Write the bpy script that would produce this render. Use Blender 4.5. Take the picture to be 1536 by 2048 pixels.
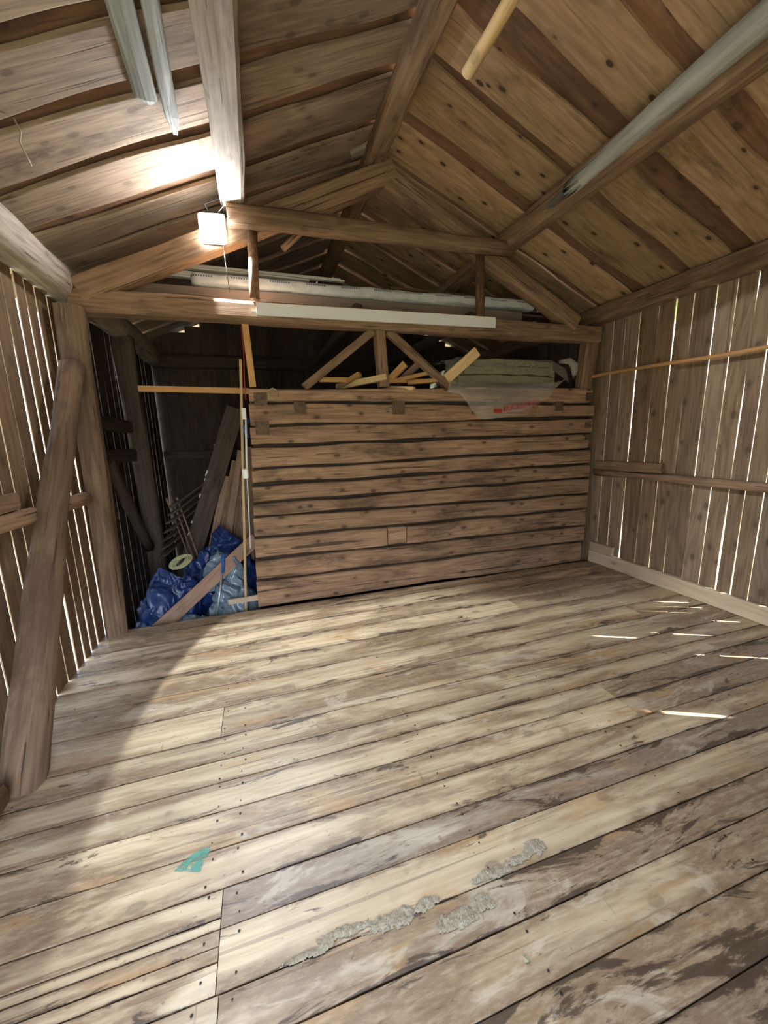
import bpy, bmesh, math, random
from mathutils import Vector, Matrix, noise
for o in list(bpy.data.objects): bpy.data.objects.remove(o)
S = bpy.context.scene
COL = S.collection
V = Vector
# ------------------------------------------------------------------ camera
cam_d = bpy.data.cameras.new('camera'); cam = bpy.data.objects.new('camera', cam_d); COL.objects.link(cam)
cam_d.sensor_fit = 'HORIZONTAL'; cam_d.sensor_width = 36; cam_d.lens = 781.0 / 1536 * 36
cam_d.clip_start = .02; cam_d.clip_end = 300
# rows of R: camera right, up, back expressed in world axes
R = ((0.95247527, -0.3033747, -0.02747088), (0.08355171, 0.17346217, 0.98128996), (-0.29293339, -0.93694966, 0.19056591))
cam.matrix_world = Matrix.Translation((0, 0, 1.6)) @ Matrix(R).transposed().to_4x4()
S.camera = cam
# ------------------------------------------------------------------ sky, sun, exposure
S.view_settings.view_transform = 'Standard'; S.view_settings.look = 'None'
S.view_settings.gamma = 1; S.view_settings.use_curve_mapping = False
S.view_settings.exposure = 0.63
S.cycles.use_denoising = True
S.cycles.max_bounces = 10; S.cycles.diffuse_bounces = 6; S.cycles.glossy_bounces = 4; S.cycles.transparent_max_bounces = 12
S.cycles.sample_clamp_indirect = 6
W = bpy.data.worlds.new('overcast_sky'); S.world = W; W.use_nodes = True
wn = W.node_tree.nodes; wl = W.node_tree.links; wn.clear()
wo = wn.new('ShaderNodeOutputWorld'); bg = wn.new('ShaderNodeBackground'); sky = wn.new('ShaderNodeTexSky')
sky.sky_type = 'NISHITA'; sky.sun_disc = False; sky.sun_elevation = math.radians(50); sky.sun_rotation = math.radians(116.6)
sky.dust_density = 2.0; sky.ozone_density = 1.0
mx = wn.new('ShaderNodeMixRGB'); mx.inputs[0].default_value = .55; mx.inputs[2].default_value = (3.05, 3.3, 3.7, 1)
wl.new(sky.outputs[0], mx.inputs[1]); wl.new(mx.outputs[0], bg.inputs[0]); bg.inputs[1].default_value = 2.1
wl.new(bg.outputs[0], wo.inputs[0])
sun_d = bpy.data.lights.new('sun', 'SUN'); sun_d.energy = 30; sun_d.angle = math.radians(.5); sun_d.color = (1, .97, .93)
sun = bpy.data.objects.new('sun', sun_d); COL.objects.link(sun)
el = math.radians(50); sd = V((.894 * math.cos(el), -.447 * math.cos(el), math.sin(el)))
sun.rotation_euler = sd.to_track_quat('Z', 'Y').to_euler()
pd = bpy.data.lights.new('doorway_portal', 'AREA'); pd.shape = 'RECTANGLE'; pd.size = 1.5; pd.size_y = 2.0; pd.cycles.is_portal = True
po = bpy.data.objects.new('doorway_portal', pd); COL.objects.link(po); po.location = (-.3, -.84, 1.0); po.rotation_euler = (math.radians(90), 0, 0)

# ------------------------------------------------------------------ materials
def wood(name, c1, c2, rough=.8, stain=(.05, .03, .02), thr=.62, amt=.8, knots=.6, crack=.5, ring=.35, sheen=0, edge=0, macro=.35, bump=.35, spec=.3, sts=(1.5, 5.0, 5.0), grain=.45, kn=(4.2, 7, 7), worn=0):
    m = bpy.data.materials.new(name); m.use_nodes = True; N = m.node_tree.nodes; Lk = m.node_tree.links
    B = N['Principled BSDF']
    def nd(t, **k):
        n = N.new(t)
        for a, b in k.items(): setattr(n, a, b)
        return n
    def math_(op, a, b=None, clamp=False):
        n = nd('ShaderNodeMath', operation=op); n.use_clamp = clamp
        for i, x in enumerate((a, b)):
            if x is None: continue
            if isinstance(x, (int, float)): n.inputs[i].default_value = x
            else: Lk.new(x, n.inputs[i])
        return n.outputs[0]
    def mix(f, a, b, bt='MIX'):
        n = nd('ShaderNodeMixRGB', blend_type=bt)
        for i, x in enumerate((f, a, b)):
            if isinstance(x, (int, float)): n.inputs[i].default_value = x
            elif isinstance(x, tuple): n.inputs[i].default_value = (*x, 1)
            else: Lk.new(x, n.inputs[i])
        return n.outputs[0]
    def ramp(x, lo, hi):
        n = nd('ShaderNodeMapRange'); n.clamp = True; n.interpolation_type = 'SMOOTHSTEP'
        Lk.new(x, n.inputs[0]); n.inputs[1].default_value = lo; n.inputs[2].default_value = hi
        return n.outputs[0]
    def attr(nm):
        n = nd('ShaderNodeAttribute', attribute_type='OBJECT', attribute_name=nm); return n.outputs['Fac']
    tc = nd('ShaderNodeTexCoord'); oi = nd('ShaderNodeObjectInfo')
    rv = nd('ShaderNodeVectorMath', operation='SCALE'); rv.inputs[0].default_value = (57, 31, 43); Lk.new(oi.outputs['Random'], rv.inputs['Scale'])
    pv = nd('ShaderNodeVectorMath', operation='ADD'); Lk.new(tc.outputs['Object'], pv.inputs[0]); Lk.new(rv.outputs[0], pv.inputs[1])
    P = pv.outputs[0]
    def sc(v):
        n = nd('ShaderNodeVectorMath', operation='MULTIPLY'); Lk.new(P, n.inputs[0]); n.inputs[1].default_value = v; return n.outputs[0]
    def noi(v, det=4, ro=.6, dist=0):
        n = nd('ShaderNodeTexNoise'); Lk.new(sc(v), n.inputs['Vector']); n.inputs['Scale'].default_value = 1
        n.inputs['Detail'].default_value = det; n.inputs['Roughness'].default_value = ro; n.inputs['Distortion'].default_value = dist
        return n.outputs[0]
    g = noi((2.2, 42, 42), 5, .6, .4)
    rb = noi((.7, 6.5, 6.5), 2, .5, .3)
    rg = math_('MULTIPLY', math_('ADD', math_('SINE', math_('MULTIPLY', rb, 55)), 1), .5)
    gf = math_('ADD', math_('MULTIPLY', ramp(g, .36, .64), 1 - ring), math_('MULTIPLY', rg, ring), True)
    col = mix(gf, c1, c2)
    ma = noi((1.1, 3.5, 3.5), 3, .6)
    bri = math_('ADD', math_('MULTIPLY', math_('SUBTRACT', ma, .5), 2 * macro), 1)
    rnd = math_('ADD', math_('MULTIPLY', math_('SUBTRACT', oi.outputs['Random'], .5), .28), bri)
    bv = math_('ADD', rnd, attr('bright'))
    cb = nd('ShaderNodeCombineXYZ')
    for i in range(3): Lk.new(bv, cb.inputs[i])
    col = mix(1.0, col, cb.outputs[0], 'MULTIPLY')
    col = mix(attr('grey'), col, (.30, .29, .275))
    if knots:
        vo = nd('ShaderNodeTexVoronoi'); Lk.new(sc(kn), vo.inputs['Vector']); vo.inputs['Scale'].default_value = 1
        k = ramp(vo.outputs['Distance'], .17, .11)
        halo = ramp(vo.outputs['Distance'], .34, .16)
        col = mix(math_('MULTIPLY', halo, knots * .4), col, tuple(x * .45 for x in c2))
        col = mix(math_('MULTIPLY', k, knots), col, (.045, .03, .022))
    cr1 = ramp(noi((1.4, 60, 60), 2, .5, .2), .655, .70)
    cr2 = ramp(noi((.45, 24, 24), 3, .5, .4), .675, .69)
    cr = math_('MAXIMUM', cr1, cr2)
    crk = math_('MULTIPLY', cr, crack)
    col = mix(crk, col, (.03, .022, .018))
    st = noi(sts, 5, .6, .6)
    sa = math_('ADD', st, math_('MULTIPLY', attr('stain'), .13 if worn else .22))
    if edge:
        sx = nd('ShaderNodeSeparateXYZ'); Lk.new(tc.outputs['Generated'], sx.inputs[0])
        ed = math_('POWER', math_('ABSOLUTE', math_('MULTIPLY', math_('SUBTRACT', sx.outputs[1], .5), 2)), 3.0)
        sa = math_('ADD', sa, math_('MULTIPLY', ed, edge))
    sf = ramp(sa, thr - .11, thr + .09)
    fine = ramp(noi((16, 60, 60), 3, .7), .3, .62)
    sf2 = math_('MULTIPLY', sf, math_('ADD', math_('MULTIPLY', fine, grain), 1 - grain))
    col = mix(math_('MULTIPLY', sf2, amt), col, stain)
    if worn:
        oc = ramp(noi((1.6, 6, 6), 4, .6, .8), .56, .70)
        col = mix(math_('MULTIPLY', oc, .5), col, (.50, .29, .11))
        pale = ramp(noi((2.0, 5, 5), 5, .65, 1.0), .58, .66)
        col = mix(math_('MULTIPLY', pale, .35), col, (.74, .66, .50))
        d2 = math_('ADD', noi((2.2, 9, 9), 9, .72, .9), math_('ADD', math_('MULTIPLY', ed, .10), math_('MULTIPLY', attr('stain'), .06)))
        col = mix(math_('MULTIPLY', ramp(d2, .615, .68), .85), col, (.055, .034, .022))
        band = ramp(noi((7.5, .9, .9), 5, .7, .6), .655, .70)
        col = mix(math_('MULTIPLY', band, .4), col, (.20, .13, .08))
        speck = ramp(noi((30, 55, 55), 2, .6), .68, .74)
        col = mix(math_('MULTIPLY', speck, .5), col, (.12, .075, .045))
    Lk.new(col, B.inputs['Base Color'])
    B.inputs['Roughness'].default_value = rough
    B.inputs['Specular IOR Level'].default_value = spec
    bp = nd('ShaderNodeBump'); bp.inputs['Strength'].default_value = bump; bp.inputs['Distance'].default_value = .004
    hh = math_('SUBTRACT', math_('MULTIPLY', g, 1.0), math_('MULTIPLY', cr, .8)); Lk.new(hh, bp.inputs['Height'])
    Lk.new(bp.outputs[0], B.inputs['Normal'])
    return m

def plain(name, c, rough=.6, spec=.4, emit=None, strength=0, metal=0, nz=0, nscale=20, c2=None, transp=None):
    m = bpy.data.materials.new(name); m.use_nodes = True; N = m.node_tree.nodes; Lk = m.node_tree.links
    B = N['Principled BSDF']; B.inputs['Base Color'].default_value = (*c, 1); B.inputs['Roughness'].default_value = rough
    B.inputs['Specular IOR Level'].default_value = spec; B.inputs['Metallic'].default_value = metal
    if emit: B.inputs['Emission Color'].default_value = (*emit, 1); B.inputs['Emission Strength'].default_value = strength
    if c2:
        tc = N.new('ShaderNodeTexCoord'); n = N.new('ShaderNodeTexNoise'); n.inputs['Scale'].default_value = nscale; n.inputs['Detail'].default_value = 6
        n.inputs['Roughness'].default_value = .65
        Lk.new(tc.outputs['Object'], n.inputs['Vector'])
        mr = N.new('ShaderNodeMapRange'); mr.inputs[1].default_value = .35; mr.inputs[2].default_value = .65; Lk.new(n.outputs[0], mr.inputs[0])
        mm = N.new('ShaderNodeMixRGB'); mm.inputs[1].default_value = (*c, 1); mm.inputs[2].default_value = (*c2, 1)
        Lk.new(mr.outputs[0], mm.inputs[0]); Lk.new(mm.outputs[0], B.inputs['Base Color'])
        if nz:
            bp = N.new('ShaderNodeBump'); bp.inputs['Strength'].default_value = nz; bp.inputs['Distance'].default_value = .01
            Lk.new(n.outputs[0], bp.inputs['Height']); Lk.new(bp.outputs[0], B.inputs['Normal'])
    if transp is not None:
        out = N['Material Output']; t = N.new('ShaderNodeBsdfTransparent'); ms = N.new('ShaderNodeMixShader'); ms.inputs[0].default_value = transp
        Lk.new(B.outputs[0], ms.inputs[1]); Lk.new(t.outputs[0], ms.inputs[2]); Lk.new(ms.outputs[0], out.inputs[0])
    return m

M = {}
M['floor'] = wood('floor_pine', (.72, .58, .38), (.52, .39, .235), .46, (.17, .095, .048), .55, .78, .35, .35, .3, edge=.15, macro=.25, spec=.45, sts=(1.1, 5.5, 5.5), grain=.4, worn=1)
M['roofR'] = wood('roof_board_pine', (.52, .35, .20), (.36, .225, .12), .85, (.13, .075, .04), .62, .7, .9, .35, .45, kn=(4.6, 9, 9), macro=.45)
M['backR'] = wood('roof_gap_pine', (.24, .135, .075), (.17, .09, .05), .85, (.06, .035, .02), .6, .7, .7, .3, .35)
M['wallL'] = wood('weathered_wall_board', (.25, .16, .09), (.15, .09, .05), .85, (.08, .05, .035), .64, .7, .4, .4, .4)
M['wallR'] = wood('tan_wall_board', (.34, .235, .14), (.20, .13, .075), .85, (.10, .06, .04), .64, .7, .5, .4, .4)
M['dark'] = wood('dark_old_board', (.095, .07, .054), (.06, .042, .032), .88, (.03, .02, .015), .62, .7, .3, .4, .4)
M['log'] = wood('hewn_log_wood', kn=(5, 9, 9), c1=(.46, .29, .17), c2=(.26, .153, .088), rough=.82, stain=(.09, .055, .035), thr=.62, amt=.75, knots=.7, crack=.8, ring=.4, edge=.05, macro=.5, bump=.8)
M['beam'] = wood('hewn_beam_wood', (.335, .215, .13), (.19, .114, .066), .82, (.10, .055, .035), .64, .75, .3, .8, .4)
M['pale'] = wood('pale_weathered_beam', (.44, .37, .29), (.26, .205, .155), .75, (.13, .09, .07), .66, .6, .3, .9, .3)
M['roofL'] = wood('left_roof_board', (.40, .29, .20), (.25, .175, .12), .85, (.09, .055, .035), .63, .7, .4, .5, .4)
M['bark'] = wood('half_barked_pole', (.42, .24, .12), (.30, .15, .07), .85, (.06, .035, .02), .50, .9, .3, .5, .2)
M['fresh'] = wood('fresh_pine', (.70, .50, .26), (.60, .40, .18), .6, (.25, .14, .06), .72, .4, .3, .1, .35)
M['orange'] = wood('aged_orange_pine', (.58, .33, .13), (.46, .24, .085), .6, (.2, .1, .04), .72, .4, .3, .1, .35)
M['cream'] = wood('new_sill_board', (.66, .52, .36), (.56, .42, .27), .65, (.25, .16, .1), .72, .4, .35, .15, .35)
M['greypole'] = wood('silvered_pole', (.42, .42, .36), (.26, .27, .23), .6, (.16, .15, .12), .68, .4, 0, .5, .3)
M['plank2'] = wood('brown_plank', (.30, .19, .13), (.22, .13, .09), .7, (.08, .05, .03), .66, .6, .3, .3, .3)
M['white'] = plain('white_lacquer', (.86, .86, .84), .35)
M['whitewood'] = plain('painted_moulding', (.85, .85, .78), .45)
M['blue'] = plain('blue_tarpaulin', (.012, .028, .11), .35, .6, c2=(.022, .055, .21), nz=.3, nscale=14)
M['clear'] = plain('grey_plastic_sheet', (.13, .18, .23), .25, .7, c2=(.27, .34, .40), nz=.6, nscale=9)
M['wool'] = plain('mineral_wool', (.22, .21, .13), .95, .1, c2=(.32, .31, .2), nz=1.0, nscale=45)
M['film'] = plain('clear_film', (.62, .58, .50), .15, .9, transp=.66)
M['red'] = plain('red_print', (.5, .03, .02), .5)
M['metal'] = plain('brushed_tube', (.55, .56, .58), .3, .5, metal=.8)
M['bluepl'] = plain('blue_grip', (.02, .10, .38), .4)
M['iron'] = plain('rusty_iron', (.45, .36, .25), .55, .4, metal=.5)
M['nail'] = plain('dark_nail', (.03, .022, .018), .6, .3)
M['black'] = plain('black_cable', (.02, .02, .02), .5)
M['soil'] = plain('dry_soil', (.05, .04, .03), .95, .1, c2=(.09, .07, .05), nz=1, nscale=6)
M['grass'] = plain('grass_ground', (.24, .26, .15), .9, .1, c2=(.34, .33, .24), nscale=3)
M['leaf'] = plain('tree_leaves', (.10, .20, .04), .7, .2, c2=(.17, .30, .07), nscale=4)
M['mortar'] = plain('dried_mortar', (.44, .39, .29), 1, 0, c2=(.28, .24, .17), nz=.3, nscale=60)
M['lens'] = plain('lamp_lens', (1, 1, 1), .3, emit=(.93, .97, 1), strength=28)
M['alu'] = plain('lamp_housing', (.12, .12, .12), .4, metal=.3)
M['yellowrope'] = plain('pale_rope', (.42, .42, .22), .8, c2=(.3, .3, .16), nscale=40)
M['web'] = plain('cobweb_fibre', (.6, .6, .6), .8, transp=.4)
M['green'] = plain('green_chalk', (.15, .40, .31), .9, .1, transp=.35)
def worn():
    m = M['green']; N = m.node_tree.nodes; Lk = m.node_tree.links
    ms = [n for n in N if n.type == 'MIX_SHADER'][0]; tc = N.new('ShaderNodeTexCoord'); n = N.new('ShaderNodeTexNoise'); n.inputs['Scale'].default_value = 38; n.inputs['Detail'].default_value = 6
    Lk.new(tc.outputs['Object'], n.inputs['Vector']); mr = N.new('ShaderNodeMapRange'); mr.inputs[1].default_value = .46; mr.inputs[2].default_value = .66; mr.inputs[3].default_value = .12
    Lk.new(n.outputs[0], mr.inputs[0]); Lk.new(mr.outputs[0], ms.inputs[0])
worn()
def bundle_mat():
    m = plain('wrapped_white_plastic', (.88, .89, .88), .3, .6, c2=(.70, .72, .72), nz=.8, nscale=12)
    N = m.node_tree.nodes; Lk = m.node_tree.links; B = N['Principled BSDF']
    src = B.inputs['Base Color'].links[0].from_socket
    tc = N.new('ShaderNodeTexCoord'); sx = N.new('ShaderNodeSeparateXYZ'); Lk.new(tc.outputs['Object'], sx.inputs[0])
    def mm(op, a, b):
        n = N.new('ShaderNodeMath'); n.operation = op
        for i, x in enumerate((a, b)):
            if isinstance(x, (int, float)): n.inputs[i].default_value = x
            else: Lk.new(x, n.inputs[i])
        return n.outputs[0]
    fr = mm('FRACT', mm('MULTIPLY', sx.outputs[0], 3.0), 0)
    a = mm('LESS_THAN', fr, .55); fb = mm('LESS_THAN', mm('FRACT', mm('MULTIPLY', sx.outputs[0], 48.0), 0), .65)
    zt = mm('MULTIPLY', mm('GREATER_THAN', sx.outputs[2], .012), mm('LESS_THAN', sx.outputs[2], .028))
    f = mm('MULTIPLY', mm('MULTIPLY', mm('MULTIPLY', a, fb), zt), .8)
    x = N.new('ShaderNodeMixRGB'); Lk.new(f, x.inputs[0]); Lk.new(src, x.inputs[1]); x.inputs[2].default_value = (.05, .08, .3, 1)
    Lk.new(x.outputs[0], B.inputs['Base Color'])
    return m
M['bundle'] = bundle_mat()

# ------------------------------------------------------------------ builders
SEED = [0]
def place(o, parent):
    COL.objects.link(o)
    if parent is not None: o.parent = parent     # parents sit at the origin with no rotation
    return o
def mesh(name, vs, fs, mat, parent=None, mw=None, smooth=False):
    me = bpy.data.meshes.new(name); me.from_pydata([tuple(v) for v in vs], [], fs)
    if smooth: me.polygons.foreach_set('use_smooth', [True] * len(me.polygons))
    me.materials.append(mat); o = bpy.data.objects.new(name, me)
    if mw is not None: o.matrix_world = mw
    place(o, parent)
    return o
def frame(p0, p1, up):
    x = (V(p1) - V(p0)).normalized(); u = V(up); y = u.cross(x).normalized(); z = x.cross(y)
    m = Matrix((x, y, z)).transposed().to_4x4(); m.translation = V(p0); return m
def beam(name, p0, p1, w, h, mat, parent=None, e=8, zw=0, n=12, wob=.004, up=(0, 0, 1), seg=.22, wane=0, bend=0, smooth=None, bright=None, stain=None, grey=None, point=0, wf=.9):
    """w along the local y, h along the local z (towards 'up'); w, h may be (start, end)."""
    SEED[0] += 1; sd = SEED[0] * 7.31
    p0 = V(p0); p1 = V(p1); L = (p1 - p0).length; mw = frame(p0, p1, up)
    w0, w1 = w if isinstance(w, tuple) else (w, w); h0, h1 = h if isinstance(h, tuple) else (h, h)
    ns = max(1, int(L / seg)); vs = []; fs = []
    if e >= 8: ring = [(-1, -.9), (-.97, -1), (.97, -1), (1, -.9), (1, .9), (.97, 1), (-.97, 1), (-1, .9)]
    else:
        ring = []
        for i in range(n):
            a = 2 * math.pi * (i + .5) / n; c, s = math.cos(a), math.sin(a)
            ring.append((math.copysign(abs(c) ** (2 / e), c), math.copysign(abs(s) ** (2 / e), s)))
    k = len(ring)
    xs = [L * i / ns for i in range(ns + 1)]
    if point: xs = xs[:-1] + [L - point, L]
    for i, x in enumerate(xs):
        t = x / L; ww = (w0 + (w1 - w0) * t) / 2; hh = (h0 + (h1 - h0) * t) / 2
        if point and i == len(xs) - 1: ww *= .35; hh *= .35
        nl = noise.noise(V((x * wf, sd, 0))) * wane; nr = noise.noise(V((x * wf, sd + 50, 0))) * wane
        cy = noise.noise(V((x * .6, sd, 9))) * bend; cz = noise.noise(V((x * .6, sd, 19))) * bend
        if bend: f = math.sin(math.pi * min(1, max(0, t))); cy *= f; cz *= f
        for j, (a, b) in enumerate(ring):
            d = noise.noise(V((x * 1.7, a * 1.3 + sd, b * 1.3))) * wob * 2
            y = a * (ww + d) + cy + (nr if a > 0 else nl); z = b * (hh + d) + cz + zw * noise.noise(V((x * 1.6, sd + (70 if b > 0 else 90), 0)))
            vs.append((x, y, z))
    for i in range(len(xs) - 1):
        for j in range(k):
            a = i * k + j; b = i * k + (j + 1) % k; fs.append((a, b, b + k, a + k))
    fs.append(tuple(range(k - 1, -1, -1))); fs.append(tuple(range(len(vs) - k, len(vs))))
    if smooth is None: smooth = e < 3.2
    o = mesh(name, vs, fs, mat, parent, mw, smooth)
    if smooth:
        ps = o.data.polygons; ps[len(ps) - 1].use_smooth = False; ps[len(ps) - 2].use_smooth = False
    for kk, vv in (('bright', bright), ('stain', stain), ('grey', grey)):
        if vv is not None: o[kk] = vv
    return o
def tube(name, pts, r, mat, parent=None, n=8, rs=None):
    vs = []; fs = []; pts = [V(p) for p in pts]
    for i, p in enumerate(pts):
        d = (pts[min(i + 1, len(pts) - 1)] - pts[max(i - 1, 0)]).normalized()
        u = V((0, 0, 1)) if abs(d.z) < .9 else V((1, 0, 0)); a = d.cross(u).normalized(); b = d.cross(a)
        rr = rs[i] if rs else r
        for j in range(n):
            t = 2 * math.pi * j / n; vs.append(p + a * rr * math.cos(t) + b * rr * math.sin(t))
    for i in range(len(pts) - 1):
        for j in range(n): fs.append((i * n + j, i * n + (j + 1) % n, (i + 1) * n + (j + 1) % n, (i + 1) * n + j))
    fs.append(tuple(range(n - 1, -1, -1))); fs.append(tuple(range(len(vs) - n, len(vs))))
    return mesh(name, vs, fs, mat, parent, None, True)
def box(name, c, s, mat, parent=None, bev=.004, rot=None):
    bm = bmesh.new(); bmesh.ops.create_cube(bm, size=1); bmesh.ops.scale(bm, vec=s, verts=bm.verts)
    if bev: bmesh.ops.bevel(bm, geom=bm.edges[:], offset=bev, segments=1, affect='EDGES')
    me = bpy.data.meshes.new(name); bm.to_mesh(me); bm.free(); me.materials.append(mat)
    o = bpy.data.objects.new(name, me); o.matrix_world = Matrix.Translation(c) @ (rot.to_4x4() if rot else Matrix.Identity(4)); place(o, parent)
    return o
def empty(name):
    o = bpy.data.objects.new(name, None); COL.objects.link(o); o.empty_display_size = .1; return o
def struct(name):
    o = empty(name); o['kind'] = 'structure'; return o
def tag(o, label, cat, group=None, kind=None):
    o['label'] = label; o['category'] = cat
    if group: o['group'] = group
    o['kind'] = kind or 'thing'
    return o
rnd = random.Random(4)
RX, RZ, SR, SL = 1.2, 4.10, -.426, .42
def roofz(x): return RZ + (SR * (x - RX) if x > RX else SL * (x - RX))

# ------------------------------------------------------------------ outside
g = mesh('ground', [(-40, -40, -.55), (40, -40, -.55), (40, 40, -.55), (-40, 40, -.55)], [(0, 1, 2, 3)], M['grass']); g['kind'] = 'structure'
vs = []; fs = []
for i in range(15):
    for j in range(15):
        x = -1.5 + i * 5.5 / 14; y = 3.6 + j * 3.2 / 14; vs.append((x, y, -.36 + .07 * noise.noise(V((x * 2, y * 2, 0)))))
for i in range(14):
    for j in range(14): a = i * 15 + j; fs.append((a, a + 15, a + 16, a + 1))
g = mesh('ground', vs, fs, M['soil']); g['kind'] = 'structure'
def tree(x, y, z, r, label):
    t = empty('leafy_tree')
    tag(t, label, 'tree', 'leafy trees outside')
    tube('trunk', [(x, y, -.56), (x + .1, y, z * .5), (x, y, z)], .2, M['dark'], t, 8, [.24, .18, .12])
    bm = bmesh.new()
    for q in range(9):
        m_ = Matrix.Translation((x + rnd.uniform(-.6, .6) * r, y + rnd.uniform(-.8, .8) * r, z + rnd.uniform(-.6, .6) * r))
        rr = bmesh.ops.create_icosphere(bm, subdivisions=3, radius=r * rnd.uniform(.5, .75), matrix=m_)
    for v in bm.verts: v.co += V((noise.noise(v.co * 1.7), noise.noise(v.co * 1.7 + V((9, 0, 0))), noise.noise(v.co * 1.7 + V((0, 9, 0))))) * .55
    me = bpy.data.meshes.new('foliage'); bm.to_mesh(me); bm.free(); me.materials.append(M['leaf']); o = bpy.data.objects.new('foliage', me); place(o, t); o['kind'] = 'stuff'
tree(8.2, 3.3, 7.4, 2.4, 'leafy tree close outside the right-hand boards, placed to keep sun off their farther gaps')  # unseen crown, placed so that no sun enters the farther gaps
tree(9.0, 9.0, 6.6, 2.0, 'leafy tree outside beyond the log partition, seen through gaps in right-hand boards')

# ------------------------------------------------------------------ floor
floor = struct('floor')
# seams (y) from the alcove edge towards the camera, then joints (x) of the row and looks
SE = [3.72, 3.55, 3.32, 3.06, 2.82, 2.567, 2.332, 2.073, 1.902, 1.758, 1.60, 1.43, 1.273, 1.147, .98, .846, .69, .53, .37, .20, .02, -.16, -.36, -.58, -.8]
JO = {3: [2.2], 5: [3.1], 6: [-.33], 8: [3.1], 9: [1.95], 10: [1.95], 12: [-.255], 13: [-.255], 14: [-.245], 16: [1.6]}
STN = {0: .7, 1: .2, 2: .3, 12: .6, 13: .15, 13: .1, 14: 1.0, 15: .3, 16: 1.5, 17: 2.4, 18: 2.0, 19: 1.5}
GRY = {12: .55, 14: .15, 17: .2}
LEFT_SPLIT = {12: (1.18,), 13: (1.10, 1.06)}
for i in range(len(SE) - 1):
    ya, yb = SE[i + 1], SE[i]
    xs = [-1.42] + JO.get(i, []) + [3.93]
    for k in range(len(xs) - 1):
        st = STN.get(i, rnd.uniform(-.1, .25)); gr = GRY.get(i, 0)
        if i in (9, 10) and k == 1: st = .75; gr = .15
        if i in (12, 13, 14) and k == 0: st = .25; gr = 0
        cuts = [ya, yb]
        if k == 0 and i in LEFT_SPLIT: cuts = [ya] + sorted(LEFT_SPLIT[i]) + [yb]
        for q in range(len(cuts) - 1):
            a, b = cuts[q], cuts[q + 1]
            o = beam('plank', (xs[k] + .0015, (a + b) / 2, -.0145), (xs[k + 1] - .0015, (a + b) / 2, -.0145), b - a - .005, .027, M['floor'], floor, wob=.0005, wane=.003,
                     seg=.3, stain=st, grey=gr, bright=rnd.uniform(-.09, .07))
            o.rotation_euler.rotate_axis('X', rnd.uniform(-.006, .006))
NX = (-1.2, -.31, -.2, .7, 1.65, 2.6, 3.55)
for x in (-1.2, -.255, .7, 1.65, 2.6, 3.55):
    beam('joist', (x, -.78, -.115), (x, 3.70, -.115), .12, .17, M['dark'], floor)
vs = []; fs = []
for x in NX:
    for i in range(len(SE) - 1):
        for f in (.2, .8):
            cx = x + rnd.uniform(-.012, .012); cy = SE[i + 1] + (SE[i] - SE[i + 1]) * f + rnd.uniform(-.01, .01); n = len(vs); q = rnd.uniform(.003, .0052)
            vs += [(cx + q * math.cos(a * math.pi / 4), cy + q * math.sin(a * math.pi / 4), .0012) for a in range(8)]; fs.append(tuple(range(n, n + 8)))
o = mesh('nail_heads', vs, fs, M['nail'], floor); o['kind'] = 'stuff'
# ------------------------------------------------------------------ left wall
wl_ = struct('wall_left')
EL = [-.8, -.62, -.45, -.27, -.08, .1, .28, .47, .65, .82, 1.0, 1.17, 1.33, 1.5, 1.68, 1.85, 2.02, 2.2, 2.40, 2.55, 2.71, 2.825, 2.985, 3.13, 3.265, 3.39, 3.52, 3.69, 3.86, 4.02, 4.2, 4.45, 4.65, 4.84, 4.99, 5.2, 5.45, 5.6, 5.72, 5.9, 6.1, 6.3, 6.5, 6.7]
# ------------------------------------------------------------------ right wall; some gaps widen where the sun comes in
wr_ = struct('wall_right')
ER = [-.8, -.62, -.45, -.27, -.08, .1, .32, .52, .7, .9, 1.08, 1.265, 1.38, 1.49, 1.60, 1.75, 1.90, 2.06, 2.19, 2.31, 2.455, 2.61, 2.80, 2.96, 3.13, 3.33, 3.50, 3.65, 3.78, 3.93, 4.1, 4.3, 4.5, 4.7, 4.9, 5.1, 5.3, 5.5, 5.7, 5.9, 6.1, 6.3, 6.5, 6.7]
SUNGAP = {.52: (2.05, 2.5), 1.265: (.8, 1.36), 1.49: (1.6, 2.42), 1.60: (.84, 1.38), 1.90: (.22, .5)}
GAPW = {2.06: .010, 2.19: .017, 2.31: .016, 2.455: .010, 2.61: .014, 2.80: .012, 2.96: .016, 3.13: .011, 3.33: .016, 3.50: .008, 3.65: .006}
def wall_board(x, a, b, ga, gb, z0, z1, mat, parent, t=.011, **kw):
    """vertical board whose edges follow the gap functions ga(z), gb(z)"""
    SEED[0] += 1; sd = SEED[0] * 3.7
    zs = [z0 + (z1 - z0) * i / 36 for i in range(37)]; vs = []; fs = []
    for z in zs:
        ya = ga(z) / 2 + .002 * noise.noise(V((z * 2.2, sd, 0))); yb = (b - a) - gb(z) / 2 + .002 * noise.noise(V((z * 2.2, sd + 9, 0)))
        vs += [(z - z0, ya, -t / 2), (z - z0, yb, -t / 2), (z - z0, yb, t / 2), (z - z0, ya, t / 2)]
    for i in range(36):
        for j in range(4): p = i * 4 + j; q = i * 4 + (j + 1) % 4; fs.append((p, q, q + 4, p + 4))
    fs.append((3, 2, 1, 0)); n = len(vs); fs.append((n - 4, n - 3, n - 2, n - 1))
    # local x -> up, local y -> world y, local z -> -world x
    mw = Matrix(((0, 0, -1), (0, 1, 0), (1, 0, 0))).to_4x4(); mw.translation = V((x, a, z0))
    o = mesh('board', vs, fs, mat, parent, mw)
    for k, v in kw.items(): o[k] = v
    return o
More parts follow.
